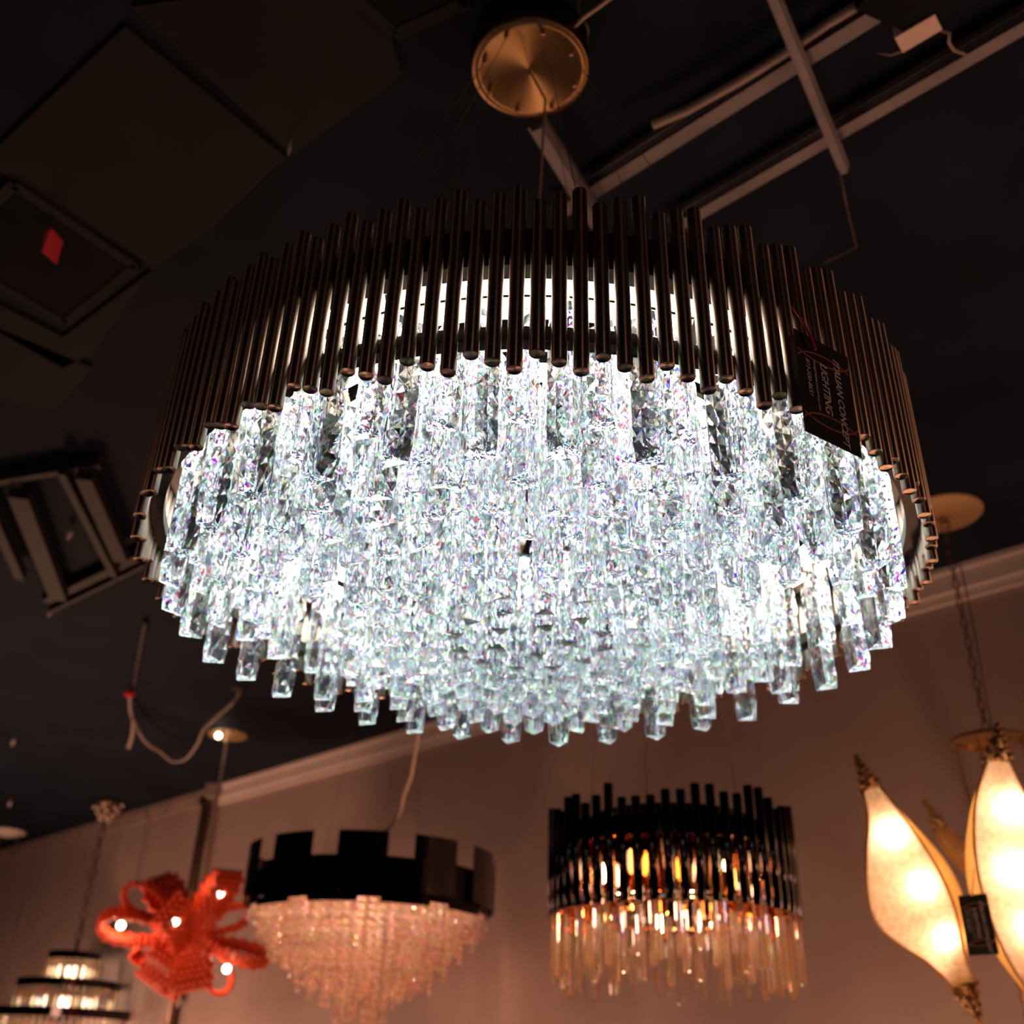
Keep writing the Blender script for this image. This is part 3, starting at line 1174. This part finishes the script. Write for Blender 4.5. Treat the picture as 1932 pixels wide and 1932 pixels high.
MB().lathe([(0.0, zrib + 0.05), (RA - 0.03, zrib + 0.05)], 48, cap=False).build('top_plate', M['black_gloss'], amb)


def rod_mb(L, w):
    mb = MB()
    h = w / 2
    c = w * 0.18
    sec = [(-h + c, -h), (h - c, -h), (h, -h + c), (h, h - c), (h - c, h), (-h + c, h), (-h, h - c), (-h, -h + c)]
    v = [(x * 0.7, y * 0.7, 0) for x, y in sec] + [(x, y, h * 0.6) for x, y in sec] + [(x, y, L) for x, y in sec]
    f = [tuple(reversed(range(8))), tuple(range(16, 24))]
    for k in range(2):
        f += [(k * 8 + i, k * 8 + (i + 1) % 8, (k + 1) * 8 + (i + 1) % 8, (k + 1) * 8 + i) for i in range(8)]
    return mb.add(v, f)


amber_me = rod_mb(zrib - zmid + 0.03, 0.020).mesh('amber_rod', M['amber'])
for k in range(40):
    a = 2 * pi * (k + 0.5) / 40
    o = link('amber_rod', amber_me, amb, ((RA - 0.05) * cos(a), (RA - 0.05) * sin(a), zmid - 0.03 + rnd.uniform(-0.02, 0.02)), a)
clear_me = [rod_mb(Lc, 0.019).mesh('glass_rod', M['clear']) for Lc in (0.20, 0.17, 0.23)]
for k in range(56):
    a = 2 * pi * k / 56 + 0.03
    r_ = RA - (0.004 if k % 2 else 0.03)
    zz = zlow - zlow + (0.0, 0.03, 0.012, 0.045)[k % 4] + rnd.uniform(-0.006, 0.006)
    link('glass_rod', clear_me[k % 3], amb, (r_ * cos(a), r_ * sin(a), zz), a)
for k in range(30):
    a = 2 * pi * k / 30
    zz = 0.05 + rnd.uniform(0, 0.05)
    link('glass_rod', clear_me[k % 3], amb, (0.27 * cos(a), 0.27 * sin(a), zz), a)
bulb_me = MB().lathe([(0.0, -0.03), (0.010, -0.022), (0.013, 0.0), (0.009, 0.02), (0.003, 0.035), (0.0, 0.042)], 12, cap=False).mesh('bulb', M['bulb'])
for k in range(14):
    a = 2 * pi * k / 14 + 0.2
    zz = (zrib + zmid) / 2 + 0.02 * (k % 2)
    o = link('bulb', bulb_me, amb, (0.295 * cos(a), 0.295 * sin(a), zz))
for k in range(3):
    a = 2 * pi * k / 3 - 1.3
    lamp('bulb_light', (0.14 * cos(a), 0.14 * sin(a), (zrib + zmid) / 2 - 0.09), 5.0, (1.0, 0.55, 0.28), 0.03, amb)
for (px0, py0, px1, py1) in ((1118, 1410, 1105, 1535), (1140, 1410, 1135, 1530), (1333, 1400, 1372, 1540), (1345, 1400, 1395, 1545)):
    pass
for k in range(4):
    a = radians((215, 250, 300, 335)[k])
    MB().path([(0.33 * cos(a), 0.33 * sin(a), zrib + 0.04), (0.19 * cos(a), 0.19 * sin(a), CZ - zA0 - 0.03)], 0.0012, 6).build('cable', M['cable'], amb)
MB().cyl(0.22, CZ - zA0 - 0.035, CZ - zA0, 40).build('canopy', M['black_chrome'], amb)
MB().ball(0.007, Vector(at(1175, 1537, 3.05)) - Vector((ax_, ay_, zA0)), 10, 8, True).build('painted_glint', M['bulb_soft'], amb)  # added glowing ball, a glint built as a shape

# ------------------------------------------------------------------ beaded drum chandelier
ZBD = 5.0
c0 = at(698, 1700, ZBD)
bx0, by0 = c0.x, c0.y
zB0 = on_axis(bx0, by0, 698, 1735)
bead = thing('bead_chandelier', 'wide chandelier of black curved panels over a cone of clear bead strands', 'chandelier', (bx0, by0, zB0))
px2m = ZBD / FPX
RB = 235 * px2m
zu = on_axis(bx0, by0, 698, 1615) - zB0
zm = on_axis(bx0, by0, 698, 1655) - zB0
aB = atan2(-by0, -bx0)
for k in range(11):
    a0 = 2 * pi * k / 11 + aB - 0.087 - 0.185
    MB().ring(RB - 0.004, RB, 0.045, zu, 10, a0=a0, a1=a0 + 0.37).build('outer_panel', M['black_chrome'], bead)
for k in range(11):
    a0 = 2 * pi * k / 11 + aB + 0.075
    MB().ring(RB - 0.030, RB - 0.026, 0.0, zm, 12, a0=a0, a1=a0 + 0.40).build('inner_panel', M['black_gloss'], bead)
MB().ring(RB - 0.040, RB - 0.032, 0.02, zm - 0.03, 72).build('frame_band', M['black_gloss'], bead)
MB().lathe([(0, zm - 0.05), (RB - 0.04, zm - 0.05)], 60, cap=False).build('top_plate', M['black_chrome'], bead)
strand_cache = {}
BS = 0.032


def strand(nb):
    if nb not in strand_cache:
        mb = MB()
        for i in range(nb):
            mb.ball(0.0135, (0, 0, -i * BS), 7, 5, False)
        strand_cache[nb] = (mb, mb.mesh('bead_strand', M['bead']))
    return strand_cache[nb]


prof = [(1.0, -0.08), (0.90, -0.13), (0.80, -0.21), (0.68, -0.27), (0.56, -0.33), (0.44, -0.36), (0.32, -0.40), (0.20, -0.56), (0.09, -0.62)]
lst = []
for fr_, zbt in prof:
    r_ = (RB - 0.045) * fr_
    n_ = max(6, int(2 * pi * r_ / 0.052))
    for i in range(n_):
        a = 2 * pi * (i + rnd.random() * 0.3) / n_
        zt_ = min(zm - 0.07, 0.10)
        nb = max(3, int((zt_ - zbt + rnd.uniform(-0.03, 0.03)) / BS))
        lst.append((r_ * cos(a), r_ * sin(a), zt_, nb))
toC = Vector((-bx0, -by0, 0)).normalized()
lst.sort(key=lambda q: -(q[0] * toC.x + q[1] * toC.y))
rest = MB()
for n_, (x, y, z, nb) in enumerate(lst):
    mbs, me = strand(nb)
    if n_ < 100:
        link('bead_strand', me, bead, (x, y, z))
    else:
        b0 = len(rest.v)
        rest.v += [(v[0] + x, v[1] + y, v[2] + z) for v in mbs.v]
        rest.f += [tuple(i + b0 for i in q) for q in mbs.f]
        rest.sm += mbs.sm
o = rest.build('bead_strand', M['bead'], bead)
o['kind'] = 'stuff'
o['label'] = 'the remaining bead strands behind the front ones'
for k in range(16):
    a = 2 * pi * k / 16
    rq = 0.46 if k % 2 else 0.25
    o = MB().ball(0.020, (rq * cos(a), rq * sin(a), 0.115), 12, 8, True).build('bulb', M['bulb_bead'], bead)
lamp('bulb_light', (0, 0, 0.08), 22, (1.0, 0.52, 0.32), 0.08, bead)
# cream cord above it
pts = [at(x, y, z) for x, y, z in ((788, 1395, 4.6), (776, 1465, 4.65), (762, 1500, 4.7), (756, 1530, 4.7), (745, 1552, 4.7), (715, 1582, 4.75), (674, 1612, 4.8))]
base = pts[-1].copy()
sp = [pts[0] + (pts[0] - pts[1]) * 3.0] + pts
o = MB().path([q - base for q in sp], 0.0095, 8).build('supply_cord', M['whitecord'], bead)
o.location = base - Vector((bx0, by0, zB0))
for dx in (-0.25, 0.25):
    MB().path([(dx, -0.1, zm - 0.05), (dx * 0.5, 0, CZ - zB0)], 0.0010, 5).build('cable', M['cable'], bead)

# ------------------------------------------------------------------ red beaded loop chandelier
PR = on_ceiling(430, 1385)
rx, ry = PR.x, PR.y
zR = on_axis(rx, ry, 362, 1765)
red = thing('red_loop_chandelier', 'red orange chandelier of looping beaded ribbons with bright bulbs', 'chandelier', (rx, ry, zR))
R0 = Vector((rx, ry, zR))
zred = (PR - Vector((0, 0, CAMZ))).dot(Vector((0, cos(PITCH), sin(PITCH)))) * 0.93
dv = ray(350, 1760)
zc_depth = (R0.x * dv.x + R0.y * dv.y) / (dv.x ** 2 + dv.y ** 2)
vdir = dv.normalized()


def red_loop(px0, py0, px1, py1, hw, wid, twist, dz0=0.0, dz1=0.0, bulb=None):
    """loop running from inner pixel to outer pixel, hw = half height of the loop (px), wid = ribbon width (px)"""
    s_ = zc_depth / FPX
    A = at(px0, py0, zc_depth + dz0) - R0
    B = at(px1, py1, zc_depth + dz1) - R0
    d = (B - A)
    Ld = d.length
    dn = d.normalized()
    side = dn.cross(vdir).normalized()
    u = (side * cos(twist) + vdir * sin(twist)).normalized()
    w = dn.cross(u).normalized()
    N = 30
    cen = []
    for i in range(N):
        t_ = 2 * pi * i / N
        q = (1 - cos(t_)) / 2
        cen.append(A + d * q + u * (hw * s_ * sin(t_) * (0.35 + 0.65 * q) * 1.25))
    W = wid * s_ / 2
    rb = MB()
    vs = []
    for p_ in cen:
        vs += [p_ - w * W * 0.9, p_ + w * W * 0.9]
    rb.add(vs, [(2 * i, 2 * i + 1, (2 * i + 3) % (2 * N), (2 * i + 2) % (2 * N)) for i in range(N)], True)
    rib = rb.build('ribbon_loop', M['ribbon'], red)
    rows = max(3, int(2 * W / 0.036))
    bd = MB()
    # resample centre line evenly
    tot = sum((cen[(i + 1) % N] - cen[i]).length for i in range(N))
    step = 0.036
    acc = 0.0
    k = 0
    for i in range(N):
        a, b = cen[i], cen[(i + 1) % N]
        L = (b - a).length
        while acc < L:
            p_ = a.lerp(b, acc / L)
            for j in range(rows + (k % 2)):
                o_ = (j - (rows - 1 + (k % 2)) / 2) * (2 * W / rows)
                bd.ball(0.0185, p_ + w * o_, 6, 5, True)
            acc += step
            k += 1
        acc -= L
    bd.build('beads', M['redbead'], rib)
    if bulb:
        pb = at(bulb[0], bulb[1], zc_depth + bulb[2]) - R0
        MB().ball(0.024, pb, 12, 8, True).build('bulb', M['bulb_soft'], red)
        lamp('bulb_light', pb - vdir * 0.0, 10.0, (1.0, 0.55, 0.3), 0.026, red)


red_loop(345, 1765, 188, 1740, 26, 52, 0.35, 0.0, -0.15, (228, 1746, -0.10))
red_loop(340, 1752, 238, 1675, 26, 40, 0.1, 0.05, 0.05)
red_loop(350, 1745, 295, 1658, 30, 50, 0.9, 0.1, 0.25)
red_loop(352, 1768, 312, 1712, 30, 62, 1.35, -0.12, -0.30, (330, 1738, -0.30))
red_loop(365, 1760, 432, 1645, 20, 56, 1.0, -0.05, -0.1, (415, 1685, -0.13))
red_loop(345, 1770, 255, 1800, 18, 30, 0.5, -0.05, 0.1, (259, 1773, 0.0))
red_loop(345, 1765, 285, 1858, 22, 62, 1.2, -0.1, -0.2)
red_loop(350, 1775, 320, 1878, 16, 34, 1.0, 0.0, 0.0)
red_loop(360, 1770, 362, 1868, 20, 66, 1.25, -0.1, -0.25)
red_loop(370, 1760, 425, 1872, 27, 34, 0.1, 0.05, 0.0, (428, 1828, 0.0))
red_loop(370, 1755, 470, 1720, 22, 30, 0.3, 0.1, 0.15)
red_loop(380, 1775, 505, 1812, 16, 34, 0.6, 0.0, 0.1)
zc_ = lambda py, px: on_axis(rx, ry, px, py) - zR
MB().lathe([(0.0, zc_(1893, 338)), (0.012, zc_(1890, 338)), (0.022, zc_(1878, 340)), (0.018, zc_(1830, 345)), (0.03, zc_(1790, 355)), (0.05, 0.0), (0.05, 0.08), (0.015, 0.16), (0.012, 0.25), (0, 0.25)], 16, cap=False).build('centre_stem', M['black_chrome'], red)
MB().path([(0, 0, 0.2), (0, 0, CZ - zR - 0.02)], 0.011, 8).build('down_rod', M['trim_dim'], red)
MB().lathe([(0.0, -0.05), (0.02, -0.045), (0.03, -0.03), (0.13, -0.012), (0.135, 0.0), (0.0, 0.0)], 32, c=(0, 0, CZ - zR), cap=False).build('canopy', M['brasstan'], red)
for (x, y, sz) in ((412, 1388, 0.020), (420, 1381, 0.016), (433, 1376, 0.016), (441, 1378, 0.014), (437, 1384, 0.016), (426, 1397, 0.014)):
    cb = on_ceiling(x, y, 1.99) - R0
    MB().ball(sz, cb, 8, 6, True).build('canopy_crystal', M['bulb_soft'] if sz > 0.019 else M['peach'], red)  # the largest one glows, its sparkle made by emission

# looping cord on the ceiling next to its canopy
def cordline(pix, r, mat, name, label, cat, parent=None):
    pts = [on_ceiling(x, y, v) for x, y, v in pix]
    # catmull-rom smoothing
    out = []
    for i in range(len(pts) - 1):
        p0 = pts[max(i - 1, 0)]; p1 = pts[i]; p2 = pts[i + 1]; p3 = pts[min(i + 2, len(pts) - 1)]
        for k in range(6):
            u = k / 6
            out.append(0.5 * ((2 * p1) + (p2 - p0) * u + (2 * p0 - 5 * p1 + 4 * p2 - p3) * u * u + (3 * p1 - p0 - 3 * p2 + p3) * u ** 3))
    out.append(pts[-1])
    base = out[0].copy()
    o = MB().path([q - base for q in out], r, 8).build(name, mat)
    if parent is not None:
        o.parent = parent
        o.location = base - parent.location
        return o
    o.location = base
    return tag(o, label, cat)


cc = cordline([(247, 1300, 2.04), (245, 1330, 2.0), (252, 1360, 1.96), (275, 1400, 1.93), (302, 1418, 1.92), (325, 1436, 1.90), (350, 1432, 1.90), (372, 1405, 1.93), (384, 1378, 1.97), (410, 1352, 2.0), (440, 1325, 2.02), (455, 1300, 2.04)],
         0.010, M['cord'], 'looped_cord', 'brown cord sagging in a loop beside the small brass ceiling plate', 'cord')
cordline([(440, 1325, 2.01), (452, 1310, 2.0), (450, 1298, 2.0), (438, 1300, 2.02)], 0.008, M['chain'], 'coil', '', '', cc)
cordline([(252, 1355, 1.95), (250, 1385, 1.88), (243, 1410, 1.84)], 0.013, M['cord'], 'plug', '', '', cc)
cordline([(275, 1170, 2.04), (262, 1240, 2.04), (252, 1300, 2.04)], 0.014, M['black'], 'black_conduit', 'thin black conduit leading down to the sagging cord', 'pipe')
o = MB().ball(0.028, (0, 0, 0), 10, 8, True, sx=1.2).build('cap', M['redtag'], cc)
o.location = on_ceiling(245, 1308, 2.0) - cc.location
o['label'] = 'small red cap'

# dark pipe on the wall behind the red chandelier
pw = on_wall(384, 1560, 0.05)
t = thing('wall_pipe', 'dark vertical pipe on the wall behind the red chandelier', 'pipe', (pw.x, pw.y, 0))
zt = CZ - 0.12
MB().path([(-0.05, 0.05, zt + 0.02), (-0.02, 0.02, zt + 0.01), (0, 0, zt - 0.05), (0, 0, zt - 0.4), (0, 0, 0.9)], 0.045, 14).build('pipe', M['chain'], t)
MB().path([(0.06, -0.06, CZ - 0.1), (0.065, -0.065, zt - 0.5), (0.07, -0.07, zt - 1.0), (0.05, -0.05, zt - 1.5)], 0.012, 8).build('side_cable', M['cord'], t)
MB().box(0.13, 0.13, 0.10, (0.06, -0.06, CZ - 0.05), None).build('bracket', M['trim_dim'], t)

# ------------------------------------------------------------------ tiered crystal chandelier at the lower left
PT = on_ceiling(205, 1512)
tx, ty = PT.x, PT.y
zT = on_axis(tx, ty, 127, 1860)
tier = thing('tiered_chandelier', 'three-tier chandelier of black rings and clear rods at the lower left corner', 'chandelier', (tx, ty, zT))
dT = ray(127, 1860)
sT = ((tx * dT.x + ty * dT.y) / (dT.x ** 2 + dT.y ** 2)) / FPX
zz_ = lambda px, py: on_axis(tx, ty, px, py) - zT
trod = {}
for (rpx, ytop, yband, ybot) in ((46, 1797, 1811, 1856), (88, 1851, 1866, 1918), (128, 1907, 1924, 1985)):
    R_ = rpx * sT
    a_, b_, c_ = zz_(135, ytop), zz_(132, yband), zz_(125, ybot)
    MB().ring(R_ * 0.97, R_ * 1.04, b_, a_, 56).build('band', M['black_gloss'], tier)
    MB().lathe([(0.0, (a_ + b_) / 2), (R_ * 0.97, (a_ + b_) / 2)], 48, cap=False).build('tier_plate', M['black_chrome'], tier)
    n_ = int(2 * pi * R_ / 0.052)
    me = rod_mb(b_ - c_, 0.034).mesh('glass_rod', M['clear'])
    for i in range(n_):
        aa = 2 * pi * i / n_
        link('glass_rod', me, tier, (R_ * 0.98 * cos(aa), R_ * 0.98 * sin(aa), c_), aa)
    nb_ = 4 if rpx < 60 else 8
    for i in range(nb_):
        aa = 2 * pi * i / nb_ + 0.4
        MB().ball(0.022, (R_ * 0.6 * cos(aa), R_ * 0.6 * sin(aa), (b_ + c_) / 2), 10, 8, True, sz=1.6).build('bulb', M['bulb_tier'], tier)
    lamp('bulb_light', (0, 0, (b_ + c_) / 2), 4 + rpx * 0.06, (1.0, 0.66, 0.45), 0.05, tier)
chain(CZ - zT - 0.08, zz_(143, 1795), tier, M['chain'], 0.10, 0.024, 0.007)
cp = MB().lathe([(0.0, -0.16), (0.02, -0.15), (0.03, -0.12), (0.09, -0.05), (0.12, -0.03), (0.12, 0.0), (0.0, 0.0)], 20, c=(0, 0, CZ - zT), cap=False).build('canopy', M['chain'], tier)
for i in range(22):
    aa = i * 2.4
    u = i / 22
    MB().ball(0.017, ((0.125 - 0.10 * u) * cos(aa), (0.125 - 0.10 * u) * sin(aa), CZ - zT - 0.03 - 0.14 * u), 8, 6, True).build('canopy_crystal', M['peach'], cp)

# canopy with wires at the left edge, pink globe
PL = on_ceiling(14, 1568)
t = thing('hanging_plate', 'pale pink ceiling plate with two thin wires at the left edge', 'ceiling plate', (PL.x, PL.y, CZ))
MB().lathe([(0.0, -0.06), (0.05, -0.055), (0.17, -0.02), (0.18, 0.0), (0.0, 0.0)], 32, cap=False).build('plate', M['trim'], t)
for dx, dy in ((-0.06, 0), (0.13, -0.02)):
    MB().path([(dx, dy, -0.02), (dx, dy, -2.6)], 0.004, 6).build('wire', M['trim_dim'], t)
PG = at(-3, 1279, 7.0)
t = thing('globe_lamp', 'glowing pink globe lamp cut by the left edge', 'lamp', PG)
MB().ball(0.062, (0, 0, 0), 24, 16, True).build('globe', M['globe'], t)
MB().path([(0, 0, 0.05), (0, 0, CZ - PG.z)], 0.004, 6).build('wire', M['chain'], t)
MB().ball(0.030, (0.0, 0.0, -0.05), 16, 10, True).build('bulb', M['bulb_soft'], t)
